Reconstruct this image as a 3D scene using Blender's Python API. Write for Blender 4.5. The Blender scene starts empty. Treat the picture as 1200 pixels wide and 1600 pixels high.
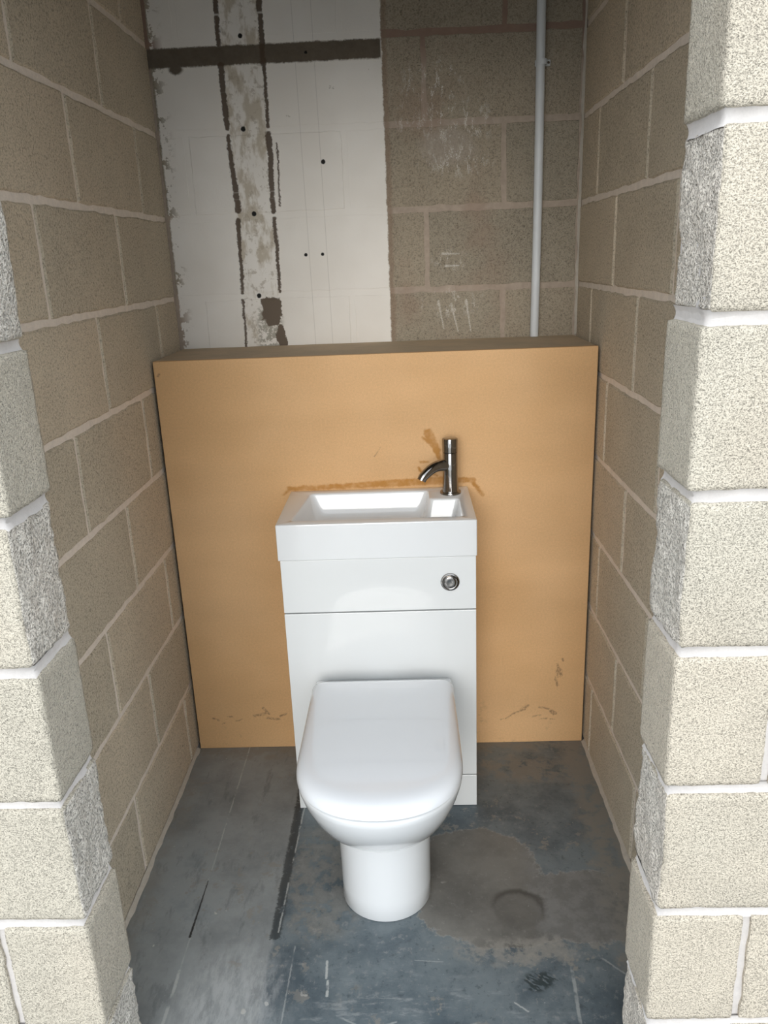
import bpy, bmesh, math, random
from mathutils import Vector, Matrix, noise

random.seed(7)
scene = bpy.context.scene
COL = scene.collection

# ------------------------------------------------------------------ camera
PITCH, YAW, ROLL = 0.3097, -0.0335, 0.0399
fwd = Vector((math.sin(YAW)*math.cos(PITCH), math.cos(YAW)*math.cos(PITCH), -math.sin(PITCH)))
rgt = Vector((math.cos(YAW), -math.sin(YAW), 0))
dwn = fwd.cross(rgt)
r2 = math.cos(ROLL)*rgt + math.sin(ROLL)*dwn
d2 = -math.sin(ROLL)*rgt + math.cos(ROLL)*dwn
cam_data = bpy.data.cameras.new('camera')
cam = bpy.data.objects.new('camera', cam_data)
COL.objects.link(cam)
m = Matrix.Identity(4)
for i, v in enumerate((r2, -d2, -fwd)):
    for j in range(3):
        m[j][i] = v[j]
m.translation = Vector((0.037, -2.1441, 1.4481))
cam.matrix_world = m
cam_data.sensor_fit = 'HORIZONTAL'
cam_data.sensor_width = 36.0
cam_data.lens = 1245.9/1200*36.0
cam_data.clip_start = 0.05
scene.camera = cam

# ------------------------------------------------------------------ daylight
world = bpy.data.worlds.new('overcast_sky')
scene.world = world
world.use_nodes = True
wn = world.node_tree.nodes
wn['Background'].inputs[0].default_value = (0.86, 0.93, 1.0, 1)
wn['Background'].inputs[1].default_value = 0.96

sun_data = bpy.data.lights.new('hazy_sun', 'SUN')
sun_data.energy = 0.68
sun_data.angle = math.radians(27)
sun_data.color = (1.0, 0.965, 0.91)
sun = bpy.data.objects.new('hazy_sun', sun_data)
COL.objects.link(sun)
sun.rotation_euler = (math.radians(90-14), 0, math.radians(-6))

vs = scene.view_settings
vs.view_transform = 'Standard'
vs.look = 'None'
vs.exposure = 1.06
vs.gamma = 1.0
vs.use_curve_mapping = False

scene.cycles.max_bounces = 6
scene.cycles.diffuse_bounces = 3
scene.cycles.glossy_bounces = 3
scene.cycles.caustics_reflective = False

# ------------------------------------------------------------------ dimensions
C = 0.225                       # course height
XL, XR, YB = -0.647, 0.5535, 0.320   # alcove walls
JL, JR = -0.500, 0.395          # opening jambs
YF, YI = -1.143, -1.006         # outer face / inner face of the front wall
HB = 1.203                      # boxing height
TOPZ = 2.70                    # ceiling
LINT = 2.07                    # underside of lintel

# ------------------------------------------------------------------ node helpers
class S:
    """socket wrapper with arithmetic"""
    def __init__(self, nt, sock): self.nt, self.s = nt, sock
    def _m(self, op, *a):
        n = self.nt.nodes.new('ShaderNodeMath'); n.operation = op
        for i, v in enumerate((self,)+a):
            if isinstance(v, S): self.nt.links.new(v.s, n.inputs[i])
            else: n.inputs[i].default_value = v
        return S(self.nt, n.outputs[0])
    def __add__(self, o): return self._m('ADD', o)
    __radd__ = __add__
    def __sub__(self, o): return self._m('SUBTRACT', o)
    def __mul__(self, o): return self._m('MULTIPLY', o)
    __rmul__ = __mul__
    def __rsub__(self, o): return (self*-1.0)+o
    def __truediv__(self, o): return self._m('DIVIDE', o)
    def abs(self): return self._m('ABSOLUTE')
    def min(self, o): return self._m('MINIMUM', o)
    def max(self, o): return self._m('MAXIMUM', o)
    def sqrt(self): return self._m('SQRT')
    def clamp(self): return self.min(1.0).max(0.0)
    def ramp(self, a, b, c=0.0, d=1.0):
        """smoothstep a..b -> c..d (a may be greater than b)"""
        if a > b: a, b, c, d = b, a, d, c
        n = self.nt.nodes.new('ShaderNodeMapRange'); n.interpolation_type = 'SMOOTHSTEP'
        self.nt.links.new(self.s, n.inputs[0])
        for i, v in zip((1, 2, 3, 4), (a, b, c, d)): n.inputs[i].default_value = v
        return S(self.nt, n.outputs[0])

class M:
    """material builder"""
    def __init__(self, name, rough=0.8, spec=0.3):
        self.mat = bpy.data.materials.new(name); self.mat.use_nodes = True
        self.nt = self.mat.node_tree
        self.b = self.nt.nodes['Principled BSDF']
        self.b.inputs['Roughness'].default_value = rough
        self.b.inputs['Specular IOR Level'].default_value = spec
        g = self.nt.nodes.new('ShaderNodeNewGeometry')
        self.pos = g.outputs['Position']
        sp = self.nt.nodes.new('ShaderNodeSeparateXYZ'); self.nt.links.new(self.pos, sp.inputs[0])
        self.X, self.Y, self.Z = (S(self.nt, sp.outputs[i]) for i in range(3))
        oi = self.nt.nodes.new('ShaderNodeObjectInfo')
        self.rnd = S(self.nt, oi.outputs['Random'])
    def vec(self, x, y, z):
        n = self.nt.nodes.new('ShaderNodeCombineXYZ')
        for i, v in enumerate((x, y, z)):
            if isinstance(v, S): self.nt.links.new(v.s, n.inputs[i])
            else: n.inputs[i].default_value = v
        return n.outputs[0]
    def noise(self, scale, detail=2, rough=0.5, vec=None, off=0.0):
        n = self.nt.nodes.new('ShaderNodeTexNoise')
        v = vec if vec is not None else self.pos
        if off:
            a = self.nt.nodes.new('ShaderNodeVectorMath'); a.operation = 'ADD'
            self.nt.links.new(v, a.inputs[0]); a.inputs[1].default_value = (off, off*1.7, off*0.6); v = a.outputs[0]
        self.nt.links.new(v, n.inputs['Vector'])
        n.inputs['Scale'].default_value = scale; n.inputs['Detail'].default_value = detail
        n.inputs['Roughness'].default_value = rough
        return S(self.nt, n.outputs['Fac'])
    def voro(self, scale, vec=None):
        n = self.nt.nodes.new('ShaderNodeTexVoronoi')
        self.nt.links.new(vec if vec is not None else self.pos, n.inputs['Vector'])
        n.inputs['Scale'].default_value = scale
        return S(self.nt, n.outputs['Distance']), n.outputs['Color']
    def mix(self, f, a, b):
        n = self.nt.nodes.new('ShaderNodeMix'); n.data_type = 'RGBA'
        if isinstance(f, S): self.nt.links.new(f.s, n.inputs[0])
        else: n.inputs[0].default_value = f
        for i, v in ((6, a), (7, b)):
            if isinstance(v, tuple): n.inputs[i].default_value = v+(1,) if len(v) == 3 else v
            else: self.nt.links.new(v, n.inputs[i])
        return n.outputs[2]
    def scale_col(self, col, f):
        n = self.nt.nodes.new('ShaderNodeVectorMath'); n.operation = 'SCALE'
        if isinstance(col, tuple): n.inputs[0].default_value = col[:3]
        else: self.nt.links.new(col, n.inputs[0])
        self.nt.links.new(f.s, n.inputs['Scale'])
        return n.outputs[0]
    def color(self, c):
        if isinstance(c, tuple): self.b.inputs['Base Color'].default_value = c+(1,)
        else: self.nt.links.new(c, self.b.inputs['Base Color'])
    def rough(self, s): self.nt.links.new(s.s, self.b.inputs['Roughness'])
    def bump(self, h, dist=0.002, strength=1.0):
        n = self.nt.nodes.new('ShaderNodeBump')
        n.inputs['Strength'].default_value = strength; n.inputs['Distance'].default_value = dist
        self.nt.links.new(h.s, n.inputs['Height']); self.nt.links.new(n.outputs[0], self.b.inputs['Normal'])
    # masks in a plane given by two coordinate sockets
    def seg(self, u, v, a, b, w, soft=0.002):
        """1 inside a stroke a->b with half width w (or (w0,w1))"""
        du, dv = b[0]-a[0], b[1]-a[1]; L2 = du*du+dv*dv
        t = (((u-a[0])*du + (v-a[1])*dv)*(1.0/L2)).clamp()
        eu = u-a[0]-t*du; ev = v-a[1]-t*dv
        d = (eu*eu+ev*ev).sqrt()
        if isinstance(w, tuple): d = d - (t*(w[1]-w[0])+w[0])
        else: d = d - w
        return d.ramp(soft, -soft)
    def ell(self, u, v, c, r, soft=0.15):
        eu = (u-c[0])*(1/r[0]); ev = (v-c[1])*(1/r[1])
        return (eu*eu+ev*ev).sqrt().ramp(1+soft, 1-soft)
    def box(self, u, v, u0, u1, v0, v1, soft=0.002):
        return u.ramp(u0-soft, u0+soft)*u.ramp(u1+soft, u1-soft)*v.ramp(v0-soft, v0+soft)*v.ramp(v1+soft, v1-soft)

def block_look(M_, base, contrast=1.0, grain=1.0):
    """speckled open-textured concrete: returns (colour, height)"""
    g1 = M_.noise(300*grain, 2, 0.65)
    g2 = M_.noise(150*grain, 2, 0.6, off=3.1)
    big = M_.noise(7, 3, 0.6, off=9.0)
    pit = (g2.ramp(0.47, 0.36))*0.5 + (g1.ramp(0.46, 0.34))*0.55
    lum = (g1-0.5)*(0.9*contrast) + (big-0.5)*0.30 + (M_.rnd-0.5)*0.10 + 1.04 - pit*(0.55*contrast)
    tint = M_.noise(3.2, 2, 0.5, off=21.0)
    warm = tuple(c*k for c, k in zip(base, (1.015, 0.99, 0.955)))
    cool = tuple(c*k for c, k in zip(base, (0.995, 0.995, 0.975)))
    col = M_.scale_col(M_.mix((tint+(M_.rnd-0.5)*0.5).ramp(0.35, 0.65), cool, warm), lum)
    h = g1*0.7 + g2*0.7 - pit*0.6
    return col, h

BASE = (0.565, 0.485, 0.375)
# ---- interior blocks
mi = M('concrete_block_interior', 0.92, 0.15)
c_, h_ = block_look(mi, BASE, 0.85)
streak = mi.noise(6, 3, 0.7, vec=mi.vec(mi.X*7, mi.Y*7, mi.Z), off=5.0).ramp(0.66, 0.80)*mi.noise(160, 2, 0.7).ramp(0.5, 0.62)
c_ = mi.mix(streak*0.35, c_, (0.62, 0.6, 0.55))
mi.color(c_); mi.bump(h_, 0.0014, 0.55)
# ---- outside blocks
mo = M('concrete_block_outer', 0.92, 0.15)
c_, h_ = block_look(mo, (0.63, 0.575, 0.485), 0.85, 1.75)
mo.color(c_); mo.bump(h_, 0.003, 0.8)
# ---- split faces
ms = M('concrete_block_split', 0.95, 0.12)
c_, h_ = block_look(ms, (0.80, 0.745, 0.675), 0.75, 1.1)
ms.color(c_); ms.bump(h_, 0.005, 1.0)
# ---- mortars
def mortar(name, base, amt=0.12):
    q = M(name, 0.9, 0.15)
    f = q.noise(60, 3, 0.6); g = q.noise(420, 2, 0.6)
    q.color(q.scale_col(base, (f-0.5)*amt*3+(g-0.5)*amt*2+1.0)); q.bump(f*0.6+g*0.3, 0.002, 0.4)
    return q.mat
MORT_IN = mortar('mortar_interior', (0.80, 0.70, 0.60))
MORT_DULL = mortar('mortar_dusty', (0.50, 0.45, 0.38))
MORT_OUT = mortar('mortar_outer', (0.66, 0.625, 0.60), 0.08)

# ---- back wall : bare block / white paint, old fixings, smears
def back_material(name, is_mortar):
    q = M(name, 0.85, 0.2)
    if is_mortar:
        f = q.noise(60, 3, 0.6)
        col = q.scale_col((0.40, 0.325, 0.26), (f-0.5)*0.5+1.0); h = f*0.5
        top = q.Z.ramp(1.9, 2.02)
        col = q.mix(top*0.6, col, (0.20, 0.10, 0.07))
    else:
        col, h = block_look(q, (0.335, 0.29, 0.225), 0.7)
    n1 = (q.noise(45, 3, 0.65)-0.5); n2 = (q.noise(190, 2, 0.6, off=4)-0.5); n3 = (q.noise(9, 2, 0.5, off=7)-0.5)
    U = q.X + n1*0.010 + n2*0.006
    V = q.Z + n1*0.008 + n2*0.006
    # brown stained margin beside the paint and reddish smears on the bare side
    edge = q.box(U+n3*0.02, V, -0.01, 0.012, 0, 3, 0.005)
    col = q.mix(edge*0.6, col, (0.27, 0.19, 0.135))
    red = q.noise(5, 3, 0.6, off=13).ramp(0.50, 0.68)*q.X.ramp(0.0, 0.05)*q.X.ramp(0.42, 0.25)
    col = q.mix(red*0.35, col, (0.30, 0.20, 0.145))
    # smeared filler and white daubs on the bare side
    sm = q.ell(q.X+n3*0.1, q.Z+n1*0.05, (0.175, 1.74), (0.075, 0.05), 0.4)
    col = q.mix(sm*0.6, col, (0.40, 0.345, 0.29))
    strokes = q.noise(1.0, 4, 0.75, vec=q.vec(q.X*70, 0.0, q.Z*26), off=2.0).ramp(0.54, 0.60)
    zone = (q.ell(U, V, (0.20, 1.80), (0.10, 0.055), .5).max(q.ell(U, V, (0.20, 1.70), (0.09, 0.04), .5))
            .max(q.ell(U, V, (0.14, 1.90), (0.085, 0.05), .5)).max(q.ell(U, V, (0.18, 1.43), (0.05, 0.03), .5)*0.6)
            .max(q.ell(U, V, (0.17, 1.31), (0.10, 0.035), .5)*0.8).max(q.ell(U, V, (0.06, 1.82), (0.03, 0.04), .5)*0.8))
    dry = q.noise(330, 2, 0.6, off=6).ramp(0.42, 0.56)
    col = q.mix(strokes*zone*dry*0.85, col, (0.66, 0.62, 0.56))
    for a, b in (((0.142, 1.315), (0.157, 1.235)), ((0.18, 1.305), (0.20, 1.225)), ((0.225, 1.315), (0.238, 1.225)),
                 ((0.165, 1.415), (0.205, 1.415)), ((0.155, 1.45), (0.205, 1.448))):
        col = q.mix(q.seg(q.X+n2*0.004, q.Z, a, b, (0.0035, 0.0015), 0.002)*dry.max(0.35)*0.8, col, (0.66, 0.62, 0.56))
    # painted area
    paint = q.box(U, V, -0.638, -0.002, 0.0, 4.0, 0.0025)
    flake = q.noise(30, 4, 0.7, off=11).ramp(0.54, 0.58)*q.X.ramp(-0.595, -0.64)
    paint = paint*(1.0-flake)
    band = q.box(q.X, V, -0.7, -0.004, 1.967, 2.016, 0.003).max(q.ell(U, V, (-0.575, 1.963), (0.02, 0.013), .3))
    paint = paint*(1.0-band)
    col = q.mix(band, col, q.mix(n1+0.5, (0.17, 0.14, 0.105), (0.10, 0.08, 0.06)))
    # chunk of missing plaster low in the stripe
    rough_zone = q.box(U, V, -0.405, -0.330, 1.10, 1.315, 0.01)
    crumble = q.noise(70, 5, 0.75, off=15).ramp(0.46, 0.52)*rough_zone
    n5 = q.noise(26, 4, 0.7, off=29)-0.5; n6 = q.noise(26, 4, 0.7, off=35)-0.5
    Uc = q.X+n5*0.035; Vc = q.Z+n6*0.035
    chunk = q.box(Uc, Vc, -0.388, -0.330, 1.285, 1.342, 0.002).max(q.ell(Uc, Vc, (-0.357, 1.278), (0.022, 0.022), .06)).max(
            q.ell(Uc, Vc, (-0.335, 1.228), (0.016, 0.035), .06))
    white = q.mix(q.noise(3, 3, 0.6, off=31).ramp(0.35, 0.7), (0.87, 0.83, 0.77), (0.80, 0.755, 0.69))
    # stains of the removed studwork between the two lines
    stripe = q.box(U, q.Z, -0.440, -0.334, 0, 4, 0.004)
    st = q.noise(1.0, 4, 0.62, vec=q.vec(q.X*26, 0.0, q.Z*11), off=1.7)
    white = q.mix(stripe*st.ramp(0.46, 0.60)*0.8, white, (0.50, 0.43, 0.325))
    white = q.mix(stripe*q.noise(40, 5, 0.7, off=8).ramp(0.55, 0.63)*0.55, white, (0.40, 0.34, 0.26))
    scuff = q.noise(24, 4, 0.75, off=17).ramp(0.68, 0.72)*q.noise(4, 2, 0.5, off=19).ramp(0.5, 0.62)
    white = q.mix(scuff*0.55, white, (0.36, 0.32, 0.26))
    for x0, x1 in ((-0.243, -0.232), (-0.190, -0.180)):
        white = q.mix(q.seg(q.X, q.Z, (x0, 2.2), (x1, 1.15), 0.0008, 0.0008)*0.35, white, (0.35, 0.32, 0.28))
    col = q.mix(paint, col, white)
    col = q.mix(crumble*0.85, col, (0.34, 0.315, 0.255))
    col = q.mix(chunk, col, (0.15, 0.115, 0.085))
    # dark slots left by the studwork
    gaps = q.noise(1.0, 2, 0.5, vec=q.vec(0.0, 3.0, q.Z*26)).ramp(0.36, 0.42)
    n4 = q.noise(110, 4, 0.7, off=27)-0.5
    Uw = q.X + n1*0.010 + n2*0.006 + n4*0.010 + n3*0.012
    slot = None
    for a, b, w in (((-0.4450, 2.3), (-0.4480, 2.02), .0065), ((-0.4485, 1.967), (-0.4440, 1.81), (.0095, .0065)), ((-0.4440, 1.79), (-0.4340, 1.592), (.0055, .009)),
                    ((-0.4370, 1.565), (-0.4440, 1.36), (.007, .004)), ((-0.4440, 1.34), (-0.4460, 1.1), .0035),
                    ((-0.3290, 2.3), (-0.3280, 1.967), .008), ((-0.3270, 1.967), (-0.3300, 1.81), .005),
                    ((-0.3290, 1.79), (-0.3320, 1.585), (.008, .007)), ((-0.3300, 1.565), (-0.3300, 1.36), (.006, .004)),
                    ((-0.308, 1.765), (-0.312, 1.60), .0025)):
        s_ = q.seg(Uw, q.Z, a, b, w, 0.002)
        slot = s_ if slot is None else slot.max(s_)
    slot = slot*gaps
    col = q.mix(slot*0.95, col, (0.10, 0.07, 0.048))
    hole = None
    for cx, cz, r in ((-0.179, 1.712, .0062), (-0.2455, 1.462, .0048), (-0.196, 1.462, .0048), (-0.400, 1.806, .0068),
                      (-0.389, 1.581, .0068), (-0.394, 1.351, .0068), (-0.387, 2.038, .006), (-0.21, 1.99, .004)):
        s_ = q.ell(q.X+n2*0.004, q.Z+n2*0.004, (cx, cz), (r, r), .2)
        hole = s_ if hole is None else hole.max(s_)
    col = q.mix(hole, col, (0.012, 0.011, 0.01))
    q.color(col)
    q.rough(paint*-0.25+0.88)
    q.bump(h*q.X.ramp(-0.006, 0.002, 0.15, 1.0), 0.003, 0.5)
    return q.mat
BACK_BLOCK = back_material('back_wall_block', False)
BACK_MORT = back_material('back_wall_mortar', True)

# ---- fibreboard
mb = M('fibreboard', 0.62, 0.25)
f1 = mb.noise(420, 2, 0.65); f2 = mb.noise(2.2, 3, 0.55, off=2.0)
f3 = mb.noise(1.0, 2, 0.5, vec=mb.vec(mb.X*2.0, 0.0, mb.Z*9.0), off=4.0)
f4 = mb.noise(170, 3, 0.6, off=8.0)
lum = (f1-0.5)*0.34 + (f4-0.5)*0.26 + (f2-0.5)*0.20 + (f3-0.5)*0.22 + 1.0
col = mb.scale_col(mb.mix(f2.ramp(0.35, 0.65), (0.70, 0.425, 0.205), (0.72, 0.45, 0.23)), lum)
wn1 = mb.noise(40, 3, 0.6)-0.5; wn2 = mb.noise(130, 4, 0.7, off=3)-0.5
U = mb.X + wn1*0.012 + wn2*0.009; V = mb.Z + (mb.noise(38, 3, 0.6, off=55)-0.5)*0.012 + wn2*0.009
# brown adhesive smears round the basin and tap
glue = None
for a, b, w in (((-0.300, 0.838), (-0.10, 0.842), (.006, .008)), ((-0.10, 0.843), (0.13, 0.849), (.009, .011)), ((0.13, 0.849), (0.218, 0.848), (.011, .007)),
                ((0.214, 0.845), (0.243, 0.803), (.007, .004)), ((-0.298, 0.836), (-0.315, 0.822), (.005, .003)),
                ((0.094, 0.985), (0.118, 0.935), (.012, .010)), ((0.078, 0.972), (0.104, 0.958), (.003, .008)), ((0.118, 0.935), (0.126, 0.895), (.008, .003)),
                ((0.072, 0.905), (0.092, 0.903), (.004, .003)), ((0.068, 0.885), (0.076, 0.868), (.004, .003)), ((0.10, 0.872), (0.118, 0.862), (.004, .003))):
    s_ = mb.seg(U, V, a, b, w, 0.003); glue = s_ if glue is None else glue.max(s_)
col = mb.mix(glue*(wn1+0.5).ramp(0.25, 0.6, 0.35, 0.9), col, (0.46, 0.21, 0.045))
# scuffs, finger marks
dirt = None
for a, b, w in (((0.466, 0.268), (0.474, 0.242), (.003, .007)), ((0.474, 0.242), (0.478, 0.228), .004), ((0.464, 0.245), (0.469, 0.225), .0022),
                ((0.480, 0.285), (0.483, 0.278), .003), ((0.461, 0.222), (0.468, 0.195), (.003, .003)),
                ((0.315, 0.086), (0.340, 0.104), .0025), ((0.335, 0.100), (0.372, 0.118), .003), ((0.365, 0.118), (0.382, 0.128), .0035),
                ((0.415, 0.122), (0.445, 0.114), .0026), ((0.452, 0.106), (0.462, 0.099), .006), ((0.300, 0.083), (0.306, 0.085), .002),
                ((0.395, 0.088), (0.420, 0.094), .002), ((0.418, 0.080), (0.440, 0.083), .0018), ((0.450, 0.080), (0.463, 0.079), .0016),
                ((-0.590, 0.108), (-0.572, 0.100), .0022), ((-0.545, 0.112), (-0.530, 0.112), .0022), ((-0.565, 0.088), (-0.555, 0.090), .002), ((-0.52, 0.095), (-0.50, 0.103), .0018),
                ((-0.46, 0.112), (-0.425, 0.122), .004), ((-0.43, 0.140), (-0.415, 0.120), .004), ((-0.42, 0.105), (-0.385, 0.098), .0035), ((-0.38, 0.11), (-0.36, 0.118), .003),
                ((-0.055, 0.925), (-0.038, 0.948), (.0016, .0006)), ((-0.63, 1.165), (-0.626, 1.168), .003)):
    s_ = mb.seg(U, V, a, b, w, 0.002); dirt = s_ if dirt is None else dirt.max(s_)
col = mb.mix(dirt*(wn2+0.5).ramp(0.35, 0.62, 0.05, 0.72), col, (0.16, 0.10, 0.055))
smudge = mb.noise(14, 4, 0.7, off=12).ramp(0.60, 0.72)*mb.Z.ramp(0.22, 0.05)
col = mb.mix(smudge*0.35, col, (0.20, 0.14, 0.085))
mb.color(col); mb.bump(f1*0.4+f4*0.6, 0.0006, 0.3); mb.rough(glue*-0.35+0.62)
BOARD = mb.mat
mt = M('fibreboard_dusty', 0.8, 0.2)
d1 = mt.noise(12, 4, 0.6); d2n = mt.noise(300, 2, 0.6)
mt.color(mt.scale_col(mt.mix(d1.ramp(0.3, 0.7), (0.58, 0.45, 0.31), (0.50, 0.40, 0.285)), (d2n-0.5)*0.3+1.0))
BOARD_TOP = mt.mat

# ---- floor : worn blue-grey painted concrete
mf = M('painted_concrete_floor', 0.45, 0.45)
a1 = mf.noise(5, 6, 0.66); a2 = mf.noise(26, 5, 0.70, off=2); a3 = mf.noise(150, 4, 0.70, off=5); a4 = mf.noise(2.4, 4, 0.6, off=9); a5 = mf.noise(55, 5, 0.74, off=60)
wob = (mf.noise(13, 3, 0.6, off=70)-0.5)*0.07 + (a2-0.5)*0.05 + (a3-0.5)*0.014
X = mf.X + wob; Y = mf.Y + (mf.noise(12, 3, 0.6, off=14)-0.5)*0.07 + (mf.noise(40, 4, 0.7, off=16)-0.5)*0.035
slate = mf.mix(a1.ramp(0.34, 0.62), (0.072, 0.098, 0.118), (0.165, 0.198, 0.214))
slate = mf.mix(a5.ramp(0.54, 0.66)*a4.ramp(0.38, 0.58)*0.8, slate, (0.22, 0.235, 0.24))
slate = mf.mix(a5.ramp(0.44, 0.34)*0.55, slate, (0.045, 0.060, 0.072))
grey = mf.mix(a1.ramp(0.3, 0.65), (0.190, 0.206, 0.212), (0.300, 0.320, 0.322))
grey = mf.mix(mf.noise(1.0, 5, 0.7, vec=mf.vec(mf.X*34, mf.Y*11, 0.0), off=33).ramp(0.54, 0.68)*0.5, grey, (0.12, 0.135, 0.140))
grey = mf.mix(a5.ramp(0.56, 0.68)*0.35, grey, (0.32, 0.325, 0.315))
bare = mf.mix(a2.ramp(0.34, 0.64), (0.150, 0.143, 0.128), (0.245, 0.235, 0.212))
bare = mf.mix(a5.ramp(0.55, 0.66)*0.5, bare, (0.32, 0.31, 0.285))
# smooth grey strip on the left, with a ragged edge
col = mf.mix((mf.X+wob*0.25).ramp(-0.293, -0.303), slate, mf.mix(a1.ramp(0.55, 0.70)*0.55, grey, slate))
# worn brown-grey blotches right of the strip
worn = mf.ell(X, Y, (-0.19, -0.55), (0.105, 0.20), .25)*a2.ramp(0.45, 0.50)
col = mf.mix(worn*0.6, col, bare)
gen = a2.ramp(0.575, 0.615)*mf.noise(3.5, 2, 0.5, off=80).ramp(0.48, 0.56)
col = mf.mix(gen*0.75, col, bare)
# bare patch beside the pan, with a pale chipped rim
def patch_mask(g, sf):
    e = (mf.ell(X, Y, (0.165, -0.52), (0.165*g, 0.125*g), sf).max(mf.ell(X, Y, (0.40, -0.655), (0.20*g, 0.105*g), sf))
         .max(mf.ell(X, Y, (0.235, -0.69), (0.17*g, 0.085*g), sf)).max(mf.ell(X, Y, (0.10, -0.61), (0.09*g, 0.11*g), sf)))
    return e
patch = patch_mask(1.0, .025)
rimp = patch_mask(1.025, .025)*(1.0-patch_mask(0.975, .03))
pc = mf.mix(a1.ramp(0.3, 0.65), (0.130, 0.124, 0.112), (0.215, 0.206, 0.186))
pc = mf.mix(a5.ramp(0.56, 0.68)*0.45, pc, (0.30, 0.29, 0.268))
pc = mf.mix((mf.X+wob).ramp(0.27, 0.33)*0.6, pc, mf.mix(a2.ramp(0.4, 0.6), (0.150, 0.152, 0.150), (0.225, 0.225, 0.222)))
col = mf.mix(patch*0.95, col, pc)
col = mf.mix(rimp*a3.ramp(0.42, 0.55)*0.55, col, (0.34, 0.33, 0.305))
lowrim = mf.ell(X, Y, (0.24, -0.775), (0.14, 0.035), .4)*a2.ramp(0.42, 0.54)
col = mf.mix(lowrim*0.7, col, (0.30, 0.285, 0.255))
ring_o = mf.ell(mf.X+wob*0.5, mf.Y+wob*0.3, (0.262, -0.655), (0.062, 0.055), .14)
ring_i = mf.ell(mf.X+wob*0.5, mf.Y+wob*0.3, (0.257, -0.670), (0.055, 0.052), .14)
col = mf.mix(ring_o*(1.0-ring_i)*0.75, col, (0.050, 0.047, 0.043))
col = mf.mix(ring_i*0.35, col, (0.085, 0.081, 0.073))
# dusty margins along walls and boxing
mar = (mf.X+wob*1.2).ramp(0.44, 0.50).max((mf.Y+wob*1.6).ramp(-0.075, -0.02)*0.8).max((mf.X+wob*1.2).ramp(-0.58, -0.63)*0.6)
col = mf.mix(mar*a2.ramp(0.36, 0.52, 0.25, 0.9), col, (0.235, 0.222, 0.196))
lightback = mf.ell(X, Y, (0.36, -0.14), (0.13, 0.06), .4)*a2.ramp(0.40, 0.50)
col = mf.mix(lightback*0.75, col, (0.225, 0.212, 0.188))
# straight dark strip and chalk lines
strip = mf.box(mf.X+(a3-0.5)*0.012+(a2-0.5)*0.012, mf.Y+wob*2, -0.305, -0.282, -0.74, -0.12, 0.003)*a2.ramp(0.36, 0.42, 0.35, 1.0)
col = mf.mix(strip*0.85, col, (0.030, 0.040, 0.046))
brk = mf.noise(16, 3, 0.7, off=90)
for p0, p1, w, o in (((-0.4845, 0.0), (-0.4845, -0.45), 0.0016, .7), ((-0.4845, -0.45), (-0.487, -0.85), 0.0014, .4), ((-0.487, -0.82), (-0.488, -1.05), 0.0032, .8), ((-0.276, -0.16), (-0.288, -0.72), 0.0018, .7),
                   ((-0.245, -0.76), (-0.25, -1.0), .0014, .5), ((-0.17, -0.80), (-0.168, -0.842), 0.0025, .95), ((-0.164, -0.85), (-0.163, -0.885), .0028, .95),
                   ((0.352, -0.82), (0.336, -1.05), .0035, .5), ((-0.09, -0.97), (-0.02, -0.945), .002, .6), ((-0.02, -0.955), (0.06, -0.96), .0016, .5),
                   ((0.42, -0.80), (0.49, -0.87), .0018, .5), ((0.22, -0.905), (0.245, -0.925), .0016, .8), ((0.02, -0.80), (0.08, -0.805), .001, .5), ((-0.14, -0.93), (-0.10, -0.95), .0016, .5)):
    col = mf.mix(mf.seg(mf.X+(a3-0.5)*0.005+(a2-0.5)*0.004, mf.Y+(a3-0.5)*0.004, p0, p1, w, 0.0012)*brk.ramp(0.38, 0.50)*o, col, (0.46, 0.475, 0.46))
col = mf.mix(mf.seg(mf.X+(a3-0.5)*0.005, mf.Y, (-0.4855, -0.56), (-0.488, -0.73), (0.0012, 0.0026), 0.0012), col, (0.02, 0.022, 0.024))
# tread print
tr = mf.ell(X, mf.Y+(a2-0.5)*0.02, (0.280, -0.856), (0.036, 0.024), .25)*mf.noise(1.0, 2, 0.5, vec=mf.vec((mf.X-mf.Y*0.8)*46, (mf.Y+mf.X*0.7)*130, 0.0), off=5.3).ramp(0.44, 0.50)
col = mf.mix(tr*0.85, col, (0.018, 0.034, 0.038))
# flecks of plaster and dust
fk = mf.noise(34, 2, 0.55, off=101); fg = mf.noise(7, 2, 0.5, off=103)
fleck = fk.ramp(0.735, 0.75)*fg.ramp(0.46, 0.52)*mf.Y.ramp(-0.45, -0.75, 0.1, 1.0)
col = mf.mix(fleck*0.85, col, (0.52, 0.51, 0.47))
fleck2 = mf.noise(120, 2, 0.55, off=107).ramp(0.735, 0.76)*fg.ramp(0.40, 0.50)
col = mf.mix(fleck2*0.75, col, (0.50, 0.50, 0.47))
sky_sheen = mf.ell(X, Y, (-0.37, -0.92), (0.10, 0.14), .6)  # whitish sheen of reflected sky, painted into the floor colour
col = mf.mix(sky_sheen*mf.noise(1.0, 5, 0.72, vec=mf.vec(mf.X*60, mf.Y*18, 0.0), off=110).ramp(0.38, 0.62, 0.15, 0.7), col, (0.46, 0.475, 0.48))
smear = mf.ell(X, Y, (0.02, -0.95), (0.26, 0.10), .5)*mf.noise(1.0, 5, 0.72, vec=mf.vec(mf.X*12, mf.Y*44, 0.0), off=112).ramp(0.53, 0.66)
col = mf.mix(smear*0.6, col, (0.32, 0.34, 0.345))
mf.color(col)
mf.rough(a2*0.22+a5*0.2+0.20+patch*0.14+mar*0.15)
mf.bump(a2*0.5+a3*0.45, 0.0015, 0.4)
FLOOR = mf.mat

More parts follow.
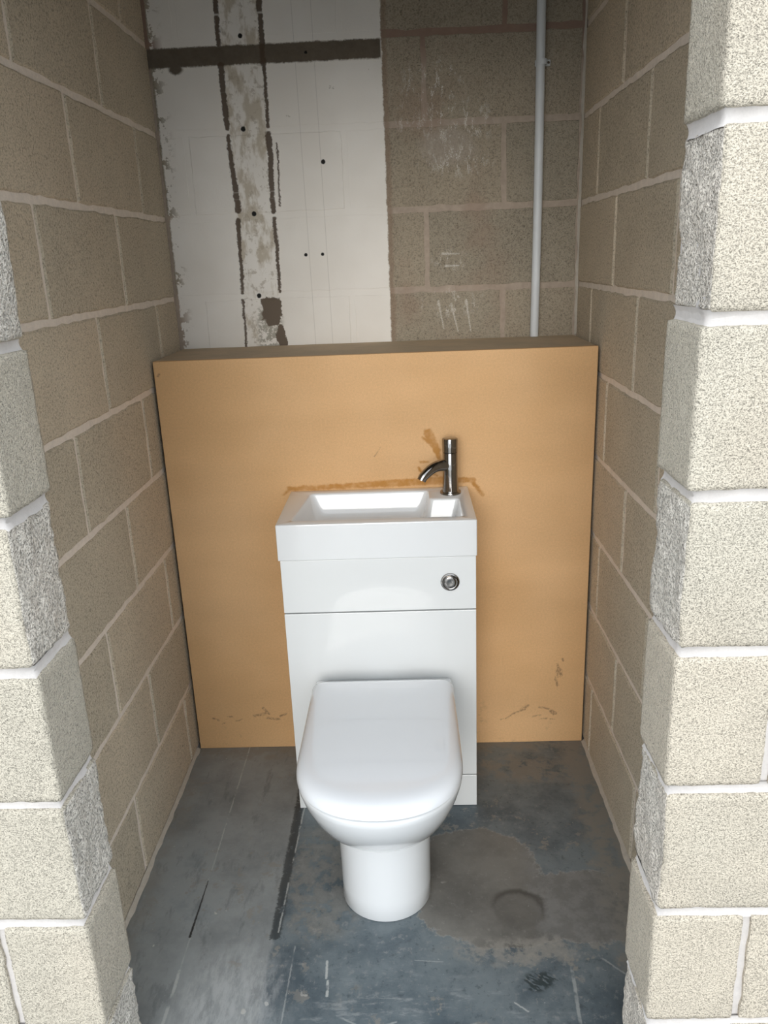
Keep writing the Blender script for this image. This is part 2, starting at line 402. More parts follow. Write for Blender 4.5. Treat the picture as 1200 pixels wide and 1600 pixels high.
# ---- glossy whites and metals
def glossy(name, colr, rough, coat=0.0):
    q = M(name, rough, 0.5)
    n = q.noise(3.0, 2, 0.5)
    q.color(q.scale_col(colr, (n-0.5)*0.02+1.0))
    q.b.inputs['Coat Weight'].default_value = coat; q.b.inputs['Coat Roughness'].default_value = 0.03
    return q.mat
GLOSS = glossy('white_gloss_board', (0.75, 0.765, 0.765), 0.12, 0.4)
CERAMIC = glossy('white_ceramic', (0.79, 0.805, 0.815), 0.07, 0.5)
LIDMAT = glossy('white_seat_plastic', (0.88, 0.905, 0.94), 0.10, 0.4)
SHADOWGAP = glossy('shadow_gap_grey', (0.35, 0.36, 0.36), 0.5)  # grey standing in for the shade in the panel gaps
mc = M('chrome', 0.06, 0.5); mc.b.inputs['Metallic'].default_value = 1.0
cn = mc.noise(40, 2, 0.5); mc.color(mc.scale_col((0.29, 0.275, 0.26), (cn-0.5)*0.1+1.0)); CHROME = mc.mat
mp = M('white_conduit_plastic', 0.4, 0.4)
pn = mp.noise(1.0, 3, 0.6, vec=mp.vec(mp.X*30, mp.Y*30, mp.Z*9)); mp.color(mp.scale_col((0.70, 0.72, 0.73), (pn-0.5)*0.3+0.97)); CONDUIT = mp.mat
mk = M('plain_plaster_ceiling', 0.9, 0.2); kn = mk.noise(8, 3, 0.6); mk.color(mk.scale_col((0.42, 0.40, 0.36), (kn-0.5)*0.2+1.0)); CEIL = mk.mat
INNER, OUTER, SPLIT = mi.mat, mo.mat, ms.mat

# ------------------------------------------------------------------ object helpers
def finish(name, bm, mat, parent=None, smooth=False, loc=(0, 0, 0)):
    me = bpy.data.meshes.new(name); bm.normal_update(); bm.to_mesh(me); bm.free()
    for mm in (mat if isinstance(mat, (list, tuple)) else [mat]): me.materials.append(mm)
    if smooth:
        for p in me.polygons: p.use_smooth = True
    o = bpy.data.objects.new(name, me); COL.objects.link(o); o.location = loc
    if parent: o.parent = parent
    return o
def tag(o, label, cat, group=None):
    o['label'] = label; o['category'] = cat
    if group: o['group'] = group
    return o
def struct(o, label, cat):
    o['kind'] = 'structure'; o['label'] = label; o['category'] = cat
    return o
def empty(name, loc):
    o = bpy.data.objects.new(name, None); COL.objects.link(o); o.location = loc; o.empty_display_size = 0.05
    return o
def bm_box(bm, x0, x1, y0, y1, z0, z1, bevel=0.0, seg=2):
    r = bmesh.ops.create_cube(bm, size=1.0)
    for v in r['verts']:
        v.co = Vector((x0 if v.co.x < 0 else x1, y0 if v.co.y < 0 else y1, z0 if v.co.z < 0 else z1))
    if bevel:
        es = list({e for v in r['verts'] for e in v.link_edges})
        bmesh.ops.bevel(bm, geom=es, offset=bevel, segments=seg, affect='EDGES', profile=0.5)
def box_obj(name, dims, mat, parent=None, bevel=0.0, smooth=False, origin=(0, 0, 0)):
    bm = bmesh.new(); x0, x1, y0, y1, z0, z1 = dims; ox, oy, oz = origin
    bm_box(bm, x0-ox, x1-ox, y0-oy, y1-oy, z0-oz, z1-oz, bevel)
    o = finish(name, bm, mat, parent, smooth)
    return o
def loft(bm, rings, cap0=True, cap1=True):
    vr = [[bm.verts.new(p) for p in r] for r in rings]
    n = len(vr[0])
    for a, b in zip(vr, vr[1:]):
        for i in range(n):
            bm.faces.new((a[i], a[(i+1) % n], b[(i+1) % n], b[i]))
    if cap0: bm.faces.new(vr[0][::-1])
    if cap1: bm.faces.new(vr[-1])
    return vr
def auto_smooth(o, ang=40):
    me = o.data
    for p in me.polygons: p.use_smooth = True
    me.set_sharp_from_angle(angle=math.radians(ang))
def tube(bm, pts, rad, n=20, cap=True):
    rings = []
    pts = [Vector(p) for p in pts]
    up = Vector((0.12, 0.93, 0.34)).normalized()
    for i, p in enumerate(pts):
        d = (pts[min(i+1, len(pts)-1)]-pts[max(i-1, 0)]).normalized()
        a = d.cross(up).normalized(); b = d.cross(a).normalized()
        r = rad[i] if isinstance(rad, (list, tuple)) else rad
        rings.append([p + a*math.cos(2*math.pi*k/n)*r + b*math.sin(2*math.pi*k/n)*r for k in range(n)])
    loft(bm, rings, cap, cap)
def lathe(bm, prof, cx=0, cy=0, n=40):
    rings = [[(cx+r*math.cos(2*math.pi*k/n), cy+r*math.sin(2*math.pi*k/n), z) for k in range(n)] for r, z in prof]
    loft(bm, rings)

# ------------------------------------------------------------------ block walls
def wall_block(parent, O, ux, un, u0, u1, z0, z1, mat, depth=0.08, jit=0.0012, bev=0.0035, step=0.028, proud=0.0):
    """a block whose exposed face lies in the plane through O with axes ux (along) and z; un = outward normal"""
    w, h = u1-u0, z1-z0
    cu, cz = (u0+u1)/2, (z0+z1)/2
    cen = O + ux*cu + Vector((0, 0, cz)) + un*proud
    bm = bmesh.new()
    nx = max(2, int(w/step)); nz = max(2, int(h/step))
    pts = []
    for i in range(nx): pts.append((-w/2+w*i/nx, -h/2))
    for i in range(nz): pts.append((w/2, -h/2+h*i/nz))
    for i in range(nx): pts.append((w/2-w*i/nx, h/2))
    for i in range(nz): pts.append((-w/2, h/2-h*i/nz))
    J = [(random.gauss(0, jit), random.gauss(0, jit)) for _ in pts]
    def P(a, b, d): return ux*a + Vector((0, 0, b)) + un*d
    def inset(p, e): return (p[0]-math.copysign(min(e, abs(p[0])), p[0]) if abs(abs(p[0])-w/2) < 1e-6 else p[0],
                             p[1]-math.copysign(min(e, abs(p[1])), p[1]) if abs(abs(p[1])-h/2) < 1e-6 else p[1])
    tilt = -abs(random.gauss(0, 0.0008))
    ring0, ring1, ring2 = [], [], []
    for p, j in zip(pts, J):
        q = (p[0]+j[0], p[1]+j[1])
        ring0.append(P(q[0], q[1], -depth)); ring1.append(P(q[0], q[1], -bev))
        e = inset(p, bev*(0.8+random.random()*0.6)); ring2.append(P(e[0]+j[0], e[1]+j[1], tilt))
    vr = [[bm.verts.new(c) for c in r] for r in (ring0, ring1, ring2)]
    n = len(pts)
    for a, b in zip(vr, vr[1:]):
        for i in range(n): bm.faces.new((a[i], a[(i+1) % n], b[(i+1) % n], b[i]))
    bm.faces.new(vr[2])
    bmesh.ops.recalc_face_normals(bm, faces=bm.faces[:])
    return finish('block', bm, mat, parent, loc=cen)

def course_blocks(parent, O, ux, un, u_lo, u_hi, heads, k, mat, jb=0.015, jh=0.013, **kw):
    """blocks of course k between u_lo and u_hi, split at head joints"""
    cuts = sorted(h for h in heads if u_lo+0.03 < h < u_hi-0.03)
    edges = [u_lo] + cuts + [u_hi]
    for i, (a, b) in enumerate(zip(edges, edges[1:])):
        a2_ = a + (jh/2 if i > 0 else 0.002); b2_ = b - (jh/2 if i < len(edges)-2 else 0.002)
        wall_block(parent, O, ux, un, a2_, b2_, k*C+jb/2, (k+1)*C-jb/2, mat, **kw)

NC = int(round(TOPZ/C))
NP = int(math.ceil(LINT/C))
TH = 0.10
REC = 0.0045
# left alcove wall : face at x = XL, along +y
wl = struct(box_obj('wall_left', (XL-TH, XL-REC, YI-0.02, YB+TH, 0, TOPZ), MORT_IN), 'bare grey concrete block side wall left of the toilet', 'wall')
wr = struct(box_obj('wall_right', (XR+REC, XR+TH, YI-0.02, YB+TH, 0, TOPZ), MORT_IN), 'bare grey concrete block side wall right of the toilet', 'wall')
wb = struct(box_obj('wall_back', (XL-REC, XR+REC, YB+0.0016, YB+TH, 0, TOPZ), BACK_MORT), 'block back wall, part painted white, above the boxing', 'wall')
OFF_L = {0: -.076, 1: -.325, 2: -.088, 3: -.315, 4: -.097, 5: -.330, 6: -.117, 7: -.338, 8: -.105, 9: -.335, 10: -.10, 11: -.33, 12: -.1}
OFF_R = {0: -.071, 1: -.306, 2: -.079, 3: -.3045, 4: -.0815, 5: -.3137, 6: -.0907, 7: -.328, 8: -.0957, 9: -.32, 10: -.10, 11: -.33, 12: -.1}
for k in range(NC):
    course_blocks(wl, Vector((XL, 0, 0)), Vector((0, 1, 0)), Vector((1, 0, 0)), YI-0.01, YB-0.001, [OFF_L[k]+0.45*n for n in range(-3, 3)], k, INNER)
    course_blocks(wr, Vector((XR, 0, 0)), Vector((0, 1, 0)), Vector((-1, 0, 0)), YI-0.01, YB-0.001, [OFF_R[k]+0.45*n for n in range(-3, 3)], k, INNER)
    hb = 0.1109 if k % 2 == 0 else 0.334
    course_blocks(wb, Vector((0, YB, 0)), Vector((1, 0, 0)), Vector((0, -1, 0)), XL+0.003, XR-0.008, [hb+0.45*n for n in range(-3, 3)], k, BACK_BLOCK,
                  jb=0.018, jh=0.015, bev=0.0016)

# mortar fillets along the floor
def fillet(parent, x, sx, y0, y1):
    bm = bmesh.new(); n = 40; rings = []
    for i in range(n+1):
        y = y0+(y1-y0)*i/n; a = 0.005+random.random()*0.005; b = 0.006+random.random()*0.003
        rings.append([(x-sx*0.002, y, 0.0), (x+sx*a, y, 0.0), (x+sx*a*0.45, y, b*0.4), (x-sx*0.002, y, b)])
    loft(bm, rings); bmesh.ops.recalc_face_normals(bm, faces=bm.faces[:])
    return finish('mortar_fillet', bm, MORT_DULL, parent)
fillet(wl, XL, 1, YI, -0.001)
fillet(wr, XR, -1, YI, -0.001)
# crease of mortar squeezed out in the back right corner
bm = bmesh.new(); rings = []
for i in range(61):
    z = HB+0.002+(TOPZ-HB-0.01)*i/60; a = 0.004+random.random()*0.004; b = 0.003+random.random()*0.005
    rings.append([(XR+0.001, YB-a, z), (XR-b*0.4, YB-a*0.5, z), (XR-b, YB+0.001, z), (XR+0.001, YB+0.001, z)])
loft(bm, rings); bmesh.ops.recalc_face_normals(bm, faces=bm.faces[:])
finish('corner_mortar', bm, MORT_DULL, wb)

# ---- front wall piers
def quoin(parent, x0, x1, y0, y1, z0, z1, jx, mat_main, rough_face):
    """finely modelled corner block; jx = sign of the jamb side (+1: jamb at x1). rough_face: split return"""
    s = 0.0075
    bm = bmesh.new()
    nx, ny, nz = (max(2, int(round((b-a)/s))) for a, b in ((x0, x1), (y0, y1), (z0, z1)))
    sd = random.random()*50
    verts = {}
    cx, cy, cz = (x0+x1)/2, (y0+y1)/2, (z0+z1)/2
    lo = Vector((x0, y0, z0)); hi = Vector((x1, y1, z1))
    def vert(i, j, k):
        key = (i, j, k)
        if key in verts: return verts[key]
        p = Vector((x0+(x1-x0)*i/nx, y0+(y1-y0)*j/ny, z0+(z1-z0)*k/nz))
        sp = p + Vector((sd, sd*0.3, -sd))
        onj = (i == nx and jx > 0) or (i == 0 and jx < 0)
        rr = 0.0035 + 0.004*max(0.0, noise.noise(sp*38)) + (0.006*max(0, noise.noise(sp*22)) if rough_face else 0)
        q = Vector([min(max(p[a], lo[a]+rr), hi[a]-rr) for a in range(3)])
        d = p-q
        if d.length > 1e-9: p = q + d.normalized()*rr
        nrm = Vector(((i == nx)-(i == 0), (j == ny)-(j == 0), (k == nz)-(k == 0)))
        if nrm.length:
            nrm.normalize()
            amp = 0.0009
            disp = amp*(noise.noise(sp*90)+0.6*noise.noise(sp*190))
            if rough_face and onj:
                disp += 0.0042*noise.noise(sp*16) + 0.0030*noise.noise(sp*42) + 0.0022*noise.noise(sp*95) - 0.002
            p = p + nrm*disp
        verts[key] = bm.verts.new(p - Vector((cx, cy, cz)))
        return verts[key]
    def quad(a, b, c, d, mi_):
        f = bm.faces.new((vert(*a), vert(*b), vert(*c), vert(*d))); f.material_index = mi_
    for i in range(nx):
        for k in range(nz):
            quad((i, 0, k), (i+1, 0, k), (i+1, 0, k+1), (i, 0, k+1), 0); quad((i, ny, k+1), (i+1, ny, k+1), (i+1, ny, k), (i, ny, k), 0)
        for j in range(ny):
            quad((i, j+1, 0), (i+1, j+1, 0), (i+1, j, 0), (i, j, 0), 0); quad((i, j, nz), (i+1, j, nz), (i+1, j+1, nz), (i, j+1, nz), 0)
    for j in range(ny):
        for k in range(nz):
            quad((0, j+1, k), (0, j, k), (0, j, k+1), (0, j+1, k+1), 1 if jx < 0 and rough_face else 0)
            quad((nx, j, k), (nx, j+1, k), (nx, j+1, k+1), (nx, j, k+1), 1 if jx > 0 and rough_face else 0)
    o = finish('block', bm, [mat_main, SPLIT], parent, smooth=True, loc=(cx, cy, cz))
    return o

def pier(name, label, jamb, far, sg, YF, YI, zb, C):
    """sg=+1: pier lies at x<jamb (jamb face looks +x); sg=-1: pier at x>jamb"""
    e = 0.009
    xa, xb = sorted((jamb-sg*e, far))
    w = struct(box_obj(name, (xa, xb, YF+e, YI-0.004, 0, LINT), MORT_OUT), label, 'wall')
    JB, JH = 0.0165, 0.0125
    for k in range(NP):
        z0, z1 = zb+k*C+JB/2, zb+(k+1)*C-JB/2
        if k == 0: z0 = 0.004
        z1 = min(z1, LINT-0.006)
        odd = k % 2 == 1
        first = 0.136 if odd else 0.362
        dz = random.gauss(0, 0.0006); dx = random.gauss(0, 0.0022)
        a, b = sorted((jamb+sg*dx, jamb-sg*first))
        quoin(w, a, b, YF, YI, z0+dz, z1+dz, sg, OUTER, not odd)
        # following blocks out to the far end
        c0 = first + JH; L = 0.44
        end = abs(far-jamb)
        while c0 < end-0.05:
            c1 = min(c0+L, end)
            u = sorted((jamb-sg*c0, jamb-sg*c1))
            wall_block(w, Vector((0, YF, 0)), Vector((1, 0, 0)), Vector((0, -1, 0)), u[0], u[1], z0, z1, OUTER, depth=0.13, jit=0.001, bev=0.003, step=0.02)
            c0 = c1 + JH
    # concave tooled bed joints running round the corner
    for k in range(1, NP):
        zc = zb+k*C; hh = JB/2+0.003
        bm = bmesh.new()
        prof = []
        for i in range(9):
            t = -1+2*i/8
            prof.append((0.0045 + 0.0045*(1-t*t), zc+hh*t))     # depth behind face, z
        path = []
        n1_ = 14
        rings = []
        def ring(fn): rings.append([fn(d, z) for d, z in prof])
        for i in range(n1_+1):
            x = far + (jamb-far)*i/n1_
            jz = random.gauss(0, 0.0008); jd = random.gauss(0, 0.0007)
            if i < n1_: ring(lambda d, z: (x, YF+d+jd, z+jz))
        ring(lambda d, z: (jamb-sg*d, YF+d, z))
        for i in range(1, 7):
            y = YF+0.004+(YI-0.006-YF)*i/6
            jz = random.gauss(0, 0.0008); jd = random.gauss(0, 0.0006)
            ring(lambda d, z: (jamb-sg*(d+jd), y, z+jz))
        vr = [[bm.verts.new(p) for p in r] for r in rings]
        for r0, r1 in zip(vr, vr[1:]):
            for i in range(len(prof)-1): bm.faces.new((r0[i], r1[i], r1[i+1], r0[i+1]))
        # end cap at the inner arris, closed down to the core
        o = finish('bed_joint', bm, MORT_OUT, w, smooth=True)
    return w
pl = pier('wall_front_left', 'pale concrete block pier left of the opening', JL, -1.75, 1, YF, YI, 0.0, C)
pr = pier('wall_front_right', 'pale concrete block pier right of the opening', JR, 1.65, -1, YF-0.017, YI-0.020, 0.028, 0.2222)
# lintel and wall above the opening
li = struct(box_obj('wall_above', (-1.75, 1.65, YF+0.002, YI-0.004, LINT+0.001, TOPZ+0.4), MORT_OUT, bevel=0.003), 'concrete lintel wall above the opening', 'wall')
box_obj('lintel', (-0.75, 0.65, YF-0.006, YI-0.004, LINT, LINT+0.21), OUTER, li, bevel=0.004)
struct(box_obj('ceiling', (XL-TH, XR+TH, YI-0.003, YB+TH, TOPZ, TOPZ+0.1), CEIL), 'plain ceiling over the alcove', 'ceiling')
struct(box_obj('floor', (-7, 7, -9, YB+TH, -0.12, 0.0), FLOOR), 'worn blue-grey painted concrete floor', 'floor')

# ------------------------------------------------------------------ MDF boxing
bx0, bx1 = -0.6395, 0.5475
bo = tag(empty('pipe_boxing', ((bx0+bx1)/2, 0, 0)), 'tall brown fibreboard boxing panel standing behind the toilet unit', 'panel')
ox = (bx0+bx1)/2
box_obj('front_panel', (bx0, bx1, 0.0, 0.018, 0.0005, HB), BOARD, bo, bevel=0.0012, origin=(ox, 0, 0))
o = box_obj('top_panel', (bx0+0.001, bx1-0.001, 0.0185, YB-0.004, HB-0.018, HB-0.0005), BOARD_TOP, bo, bevel=0.0008, origin=(ox, 0, 0))
o['label'] = 'dusty top shelf of the boxing'

# ------------------------------------------------------------------ toilet cabinet
CX0, CX1, CY = -0.2895, 0.1985, -0.294
cxm = (CX0+CX1)/2
cab = tag(empty('toilet_cabinet', (cxm, CY/2, 0)), 'slim white gloss cabinet housing the cistern between toilet and basin', 'cabinet')
og = (cxm, CY/2, 0)
box_obj('carcass', (CX0+0.0015, CX1-0.0015, CY+0.019, -0.001, 0.004, 0.7365), GLOSS, cab, bevel=0.001, origin=og)
box_obj('shadow_gap_sheet', (CX0+0.004, CX1-0.004, CY+0.0165, CY+0.0189, 0.010, 0.735), SHADOWGAP, cab, origin=og)  # added grey sheet, its colour gives the gaps between panels their shade
box_obj('plinth', (CX0, CX1, CY, CY+0.016, 0.001, 0.0975), GLOSS, cab, bevel=0.001, origin=og)
box_obj('lower_panel', (CX0, CX1, CY, CY+0.016, 0.1010, 0.5890), GLOSS, cab, bevel=0.0012, origin=og)
box_obj('upper_panel', (CX0, CX1, CY, CY+0.016, 0.5925, 0.7345), GLOSS, cab, bevel=0.0012, origin=og)
# push button: chrome rosette with domed button
bm = bmesh.new()
lathe(bm, [(0.0235, -0.002), (0.0238, 0.001), (0.0228, 0.0028), (0.0195, 0.0034), (0.0180, 0.0022), (0.0170, 0.0020)], n=48)
bmesh.ops.rotate(bm, verts=bm.verts, cent=(0, 0, 0), matrix=Matrix.Rotation(math.radians(90), 3, 'X'))
btn = finish('flush_rosette', bm, CHROME, cab, loc=(0.1335-og[0], CY-0.0001-og[1], 0.6670)); auto_smooth(btn, 35); btn['label'] = 'round chrome flush plate'
bm = bmesh.new()
lathe(bm, [(0.0160, 0.001), (0.0160, 0.0045), (0.0150, 0.0062), (0.0118, 0.0075), (0.007, 0.0068), (0.002, 0.0064)], n=40)
bmesh.ops.rotate(bm, verts=bm.verts, cent=(0, 0, 0), matrix=Matrix.Rotation(math.radians(90), 3, 'X'))
b2 = finish('flush_button', bm, CHROME, btn); auto_smooth(b2, 35)

# ------------------------------------------------------------------ basin
BX0, BX1, BY0, BY1, BZ0, BZ1 = -0.2935, 0.2008, -0.301, -0.0015, 0.7375, 0.8312
def rounded_poly(pts, rads, n=7):
    out = []
    N = len(pts)
    for i in range(N):
        p = Vector(pts[i]); a = Vector(pts[i-1]); b = Vector(pts[(i+1) % N])
        r = rads[i] if isinstance(rads, (list, tuple)) else rads
        da = (a-p).normalized(); db = (b-p).normalized()
        half = math.acos(max(-1, min(1, da.dot(db))))/2
        t = r/math.tan(half)
        p0 = p+da*t; p1 = p+db*t
        c = p + (da+db).normalized()*(r/math.sin(half))
        a0 = math.atan2(p0.y-c.y, p0.x-c.x); a1 = math.atan2(p1.y-c.y, p1.x-c.x)
        dlt = (a1-a0+math.pi) % (2*math.pi)-math.pi
        for k in range(n+1):
            an = a0+dlt*k/n; out.append((c.x+r*math.cos(an), c.y+r*math.sin(an)))
    return out
bm = bmesh.new()
def L_outline(i, fr=0.0):
    # counter-clockwise L-shaped bowl opening, inset by i ; back-right corner left for the tap deck
    p = [(-0.262+i*0.9, -0.272+i*0.6), (0.171-i*0.9, -0.272+i*0.6), (0.171-i*0.9, -0.116-i*0.9), (0.0925-i*0.9, -0.116-i*0.9), (0.0925-i*0.9, -0.0335-i*0.9), (-0.238+i*0.9, -0.0335-i*0.9)]
    return p
def Lring(i, z, r=0.011):
    q = min(r, 0.0085 if i > 0.012 else 0.011)
    if i > 0.026: q = 0.0065
    return [(x, y, z) for x, y in rounded_poly(L_outline(i), [r, q, q, 0.010+r*0.4, r*1.2, r*1.5])]
rings = [Lring(0.0, BZ1), Lring(0.0018, BZ1-0.0012), Lring(0.0035, BZ1-0.005), Lring(0.0075, BZ1-0.018, .013), Lring(0.012, BZ1-0.033, .015), Lring(0.0165, BZ1-0.045, .018),
         Lring(0.0205, BZ1-0.053, .020), Lring(0.025, BZ1-0.0585, .022), Lring(0.0295, BZ1-0.0618, .024), Lring(0.034, BZ1-0.063, .026)]
vr = [[bm.verts.new(p) for p in r] for r in rings]
n = len(vr[0])
for a, b in zip(vr, vr[1:]):
    for i in range(n): bm.faces.new((a[i], a[(i+1) % n], b[(i+1) % n], b[i]))
bmesh.ops.triangle_fill(bm, use_beauty=True, use_dissolve=False, edges=[e for e in bm.edges if all(v in vr[-1] for v in e.verts)])
def Rr(i, z, r):
    return [(x, y, z) for x, y in rounded_poly([(BX0+i, BY0+i), (BX1-i, BY0+i), (BX1-i, BY1-i), (BX0+i, BY1-i)], r, 4)]
orr = [Rr(0.0025, BZ1, 0.002), Rr(0.0008, BZ1-0.0008, 0.003), Rr(0, BZ1-0.0026, 0.0035), Rr(0, BZ1-0.0034, 0.0035), Rr(0, BZ0+0.0018, 0.0035), Rr(0, BZ0+0.001, 0.0035), Rr(0.001, BZ0, 0.003)]
ov = [[bm.verts.new(p) for p in r] for r in orr]
n2 = len(ov[0])
for a, b in zip(ov, ov[1:]):
    for i in range(n2): bm.faces.new((b[i], b[(i+1) % n2], a[(i+1) % n2], a[i]))
bm.faces.new(ov[-1][::-1])
bm.edges.ensure_lookup_table()
rim = [e for e in bm.edges if (all(v in vr[0] for v in e.verts) or all(v in ov[0] for v in e.verts))]
bmesh.ops.triangle_fill(bm, use_beauty=True, use_dissolve=False, edges=rim)
bmesh.ops.recalc_face_normals(bm, faces=bm.faces[:])
bc = Vector(((BX0+BX1)/2, (BY0+BY1)/2, BZ0))
for v in bm.verts: v.co -= bc
basin_root = tag(empty('wash_basin', bc), 'white rectangular ceramic basin with tap deck on top of the cabinet', 'basin')
bas = finish('bowl_body', bm, CERAMIC, basin_root); auto_smooth(bas, 38)
# waste fitting on the basin floor
bm = bmesh.new(); lathe(bm, [(0.030, 0.0), (0.030, 0.002), (0.026, 0.003), (0.018, 0.0015), (0.004, 0.0012)], n=36)
wst = finish('waste', bm, CHROME, basin_root, loc=Vector((-0.07, -0.155, BZ1-0.0632))-bc); auto_smooth(wst)

# ------------------------------------------------------------------ tap
TX, TY, TZ = 0.1500, -0.0655, BZ1+0.0003
tap = tag(empty('basin_tap', (TX, TY, TZ)), 'chrome monobloc tap with curved spout at the right corner of the basin', 'tap')
bm = bmesh.new(); lathe(bm, [(0.0285, 0), (0.0287, 0.0035), (0.0278, 0.0055), (0.0225, 0.0062)], n=48); auto_smooth(finish('base_ring', bm, CHROME, tap))
bm = bmesh.new(); lathe(bm, [(0.0225, 0.0062), (0.0218, 0.010), (0.0205, 0.050), (0.0202, 0.112), (0.0196, 0.1132)], n=48); auto_smooth(finish('tap_body', bm, CHROME, tap))
bm = bmesh.new(); lathe(bm, [(0.0192, 0.1135), (0.0208, 0.1150), (0.0210, 0.1480), (0.0200, 0.1510), (0.0180, 0.1522)], n=48); auto_smooth(finish('tap_handle', bm, CHROME, tap))
bm = bmesh.new()
dx, dy = Vector((-0.90, -0.44)).normalized()
path = []
for i in range(15):
    t = i/14
    s = 0.010+0.073*t
    z = 0.080 + 0.003*t - 0.027*max(0, t-0.30)**1.8/0.70**1.8
    path.append((dx*s, dy*s, z))
path.append((dx*0.088, dy*0.088, 0.0475))
tube(bm, path, [0.0160, 0.0158, 0.0155, 0.0152, 0.0150, 0.0148, 0.0146, 0.0144, 0.0142, 0.0140, 0.0138, 0.0135, 0.0132, 0.0130, 0.0126, 0.0120], 24)
bmesh.ops.recalc_face_normals(bm, faces=bm.faces[:])
sp = finish('spout', bm, CHROME, tap); auto_smooth(sp)

# ------------------------------------------------------------------ toilet
PX = -0.0435
YBK = CY-0.002
toilet = tag(empty('toilet', (PX, -0.58, 0)), 'white back-to-wall toilet with closed lid in front of the cabinet', 'toilet')
def D(hw, yb, yf, ry, ex=2.15, rb=0.012, nA=40, nS=10):
    """D-shaped outline, counter-clockwise from back right going back-left, round the front"""
    out = []
    yc = yf+ry
    # back right corner -> back left corner (rounded)
    for k in range(6):
        a = math.radians(90*k/5); out.append((hw-rb+rb*math.cos(a), yb-rb+rb*math.sin(a)))
    for k in range(6):
        a = math.radians(90+90*k/5); out.append((-hw+rb+rb*math.cos(a), yb-rb+rb*math.sin(a)))
    for k in range(1, nS): out.append((-hw, yb-rb+(yc-yb+rb)*k/nS))
    for k in range(nA+1):
        a = math.pi + math.pi*k/nA
        c, s = math.cos(a), math.sin(a)
        out.append((hw*math.copysign(abs(c)**(2/ex), c), yc+ry*math.copysign(abs(s)**(2/ex), s)))
    for k in range(1, nS): out.append((hw, yc+(yb-rb-yc)*k/nS))
    return out
T0 = Vector((0, -0.58, 0))
def Dr(z, hw, yb, yf, ry, **kw): return [(x, y+0.58, z) for x, y in D(hw, yb, yf, ry, **kw)]
def Dflat(rs, name, mat, parent, top=True, bottom=True, ang=60):
    bm = bmesh.new(); loft(bm, rs, bottom, top); bmesh.ops.recalc_face_normals(bm, faces=bm.faces[:])
    o = finish(name, bm, mat, parent); auto_smooth(o, ang); return o
ped = [Dr(z, hw, YBK, yf, ry, rb=0.006, ex=2.0) for z, hw, yf, ry in
       ((0.0008, 0.104, -0.6955, 0.103), (0.003, 0.1055, -0.6972, 0.105), (0.05, 0.1055, -0.6970, 0.105), (0.12, 0.1060, -0.6965, 0.105), (0.190, 0.1075, -0.6960, 0.106), (0.215, 0.1078, -0.6962, 0.106))]
Dflat(ped, 'pedestal', CERAMIC, toilet)
bowl = [Dr(z, hw, YBK, yf, ry, rb=0.006, ex=2.1) for z, hw, yf, ry in
        ((0.2085, 0.1085, -0.6980, 0.107), (0.2090, 0.1120, -0.7040, 0.111), (0.2140, 0.1175, -0.7150, 0.116), (0.232, 0.1265, -0.7390, 0.127), (0.255, 0.1365, -0.7640, 0.138), (0.280, 0.1465, -0.7870, 0.149),
         (0.305, 0.1555, -0.8070, 0.159), (0.330, 0.1635, -0.8245, 0.167), (0.355, 0.1705, -0.8385, 0.173), (0.380, 0.1760, -0.8490, 0.178), (0.391, 0.1775, -0.8515, 0.179), (0.3955, 0.1765, -0.8505, 0.178), (0.3975, 0.172, -0.846, 0.174))]
Dflat(bowl, 'bowl', CERAMIC, toilet)
seat = [Dr(z, hw, -0.358, yf, ry, rb=0.02, ex=2.15) for z, hw, yf, ry in
        ((0.3982, 0.1655, -0.8350, 0.170), (0.3990, 0.1660, -0.8360, 0.170), (0.4040, 0.1660, -0.8360, 0.170), (0.4046, 0.165, -0.834, 0.169))]
st_o = Dflat(seat, 'seat', LIDMAT, toilet)
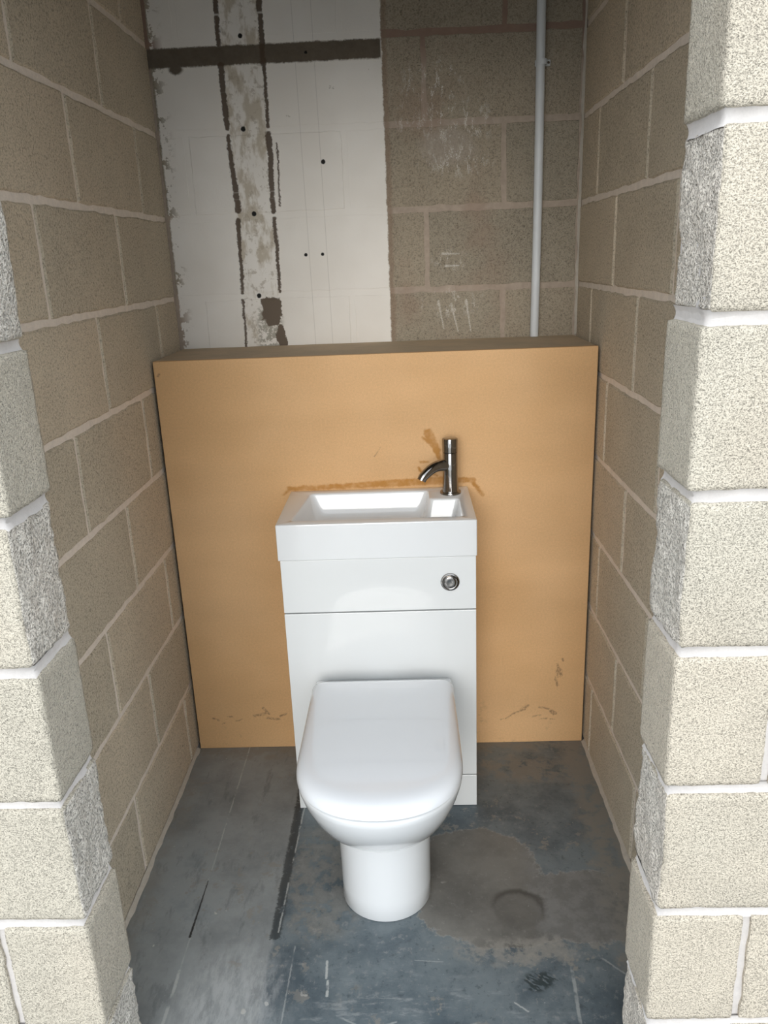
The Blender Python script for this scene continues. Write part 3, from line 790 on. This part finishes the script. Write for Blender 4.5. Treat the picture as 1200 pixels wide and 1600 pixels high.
lid = [Dr(z, hw, yb, yf, ry, rb=rb, ex=2.2) for z, hw, yb, yf, ry, rb in
       ((0.4044, 0.1690, -0.353, -0.8420, 0.173, 0.016), (0.4022, 0.1745, -0.350, -0.8490, 0.177, 0.018), (0.4042, 0.1785, -0.348, -0.8525, 0.180, 0.020), (0.4120, 0.1783, -0.348, -0.8515, 0.180, 0.020),
        (0.4190, 0.1760, -0.349, -0.8475, 0.178, 0.020), (0.4245, 0.1715, -0.352, -0.8410, 0.174, 0.020), (0.4285, 0.1650, -0.356, -0.8320, 0.168, 0.018), (0.4310, 0.1570, -0.361, -0.8210, 0.160, 0.016), (0.4322, 0.1490, -0.366, -0.8110, 0.152, 0.014),
        (0.4330, 0.1380, -0.376, -0.7980, 0.141, 0.012), (0.4345, 0.100, -0.42, -0.745, 0.102, 0.012), (0.4352, 0.05, -0.48, -0.66, 0.05, 0.01))]
ld = Dflat(lid, 'lid', LIDMAT, toilet)
# hinge block behind the lid
for s in (-1, 1):
    bm = bmesh.new(); tube(bm, [(s*0.050, 0.58-0.334, 0.4060), (s*0.120, 0.58-0.334, 0.4060)], 0.0075, 20)
    bmesh.ops.recalc_face_normals(bm, faces=bm.faces[:]); auto_smooth(finish('hinge', bm, CHROME, toilet))

# ------------------------------------------------------------------ conduit pipe
pz0 = HB+0.0005
cd = tag(empty('conduit_pipe', (0.426, YB-0.0165, pz0)), 'white plastic conduit pipe running up the bare back wall', 'pipe')
bm = bmesh.new()
pp = [(0.0, 0, 0)] + [(0.0075*i/12+0.0016*math.sin(i*0.55), 0, (TOPZ-0.002-pz0)*i/12) for i in range(1, 13)]
tube(bm, pp, 0.0125, 20); bmesh.ops.recalc_face_normals(bm, faces=bm.faces[:]); auto_smooth(finish('pipe', bm, CONDUIT, cd))
# saddle clip
bm = bmesh.new()
zc = 1.935-pz0; xc = 0.0062
bm_box(bm, xc-0.016, xc+0.026, 0.0085, 0.0150, zc-0.008, zc+0.008, 0.002)
rings = []
for k in range(21):
    a = math.pi+math.pi*k/20
    rings.append([(xc+r*math.cos(a), r*math.sin(a)*1.0, zc+h) for r, h in ((0.0128, -0.007), (0.0152, -0.007), (0.0152, 0.007), (0.0128, 0.007))])
loft(bm, rings); bmesh.ops.recalc_face_normals(bm, faces=bm.faces[:])
cl = finish('pipe_clip', bm, CONDUIT, cd); auto_smooth(cl)
bm = bmesh.new(); lathe(bm, [(0.0035, 0), (0.0035, 0.0012), (0.002, 0.002)], n=14)
bmesh.ops.rotate(bm, verts=bm.verts, cent=(0, 0, 0), matrix=Matrix.Rotation(math.radians(90), 3, 'X'))
finish('screw', bm, CHROME, cl, loc=(xc+0.0205, 0.0085, zc))
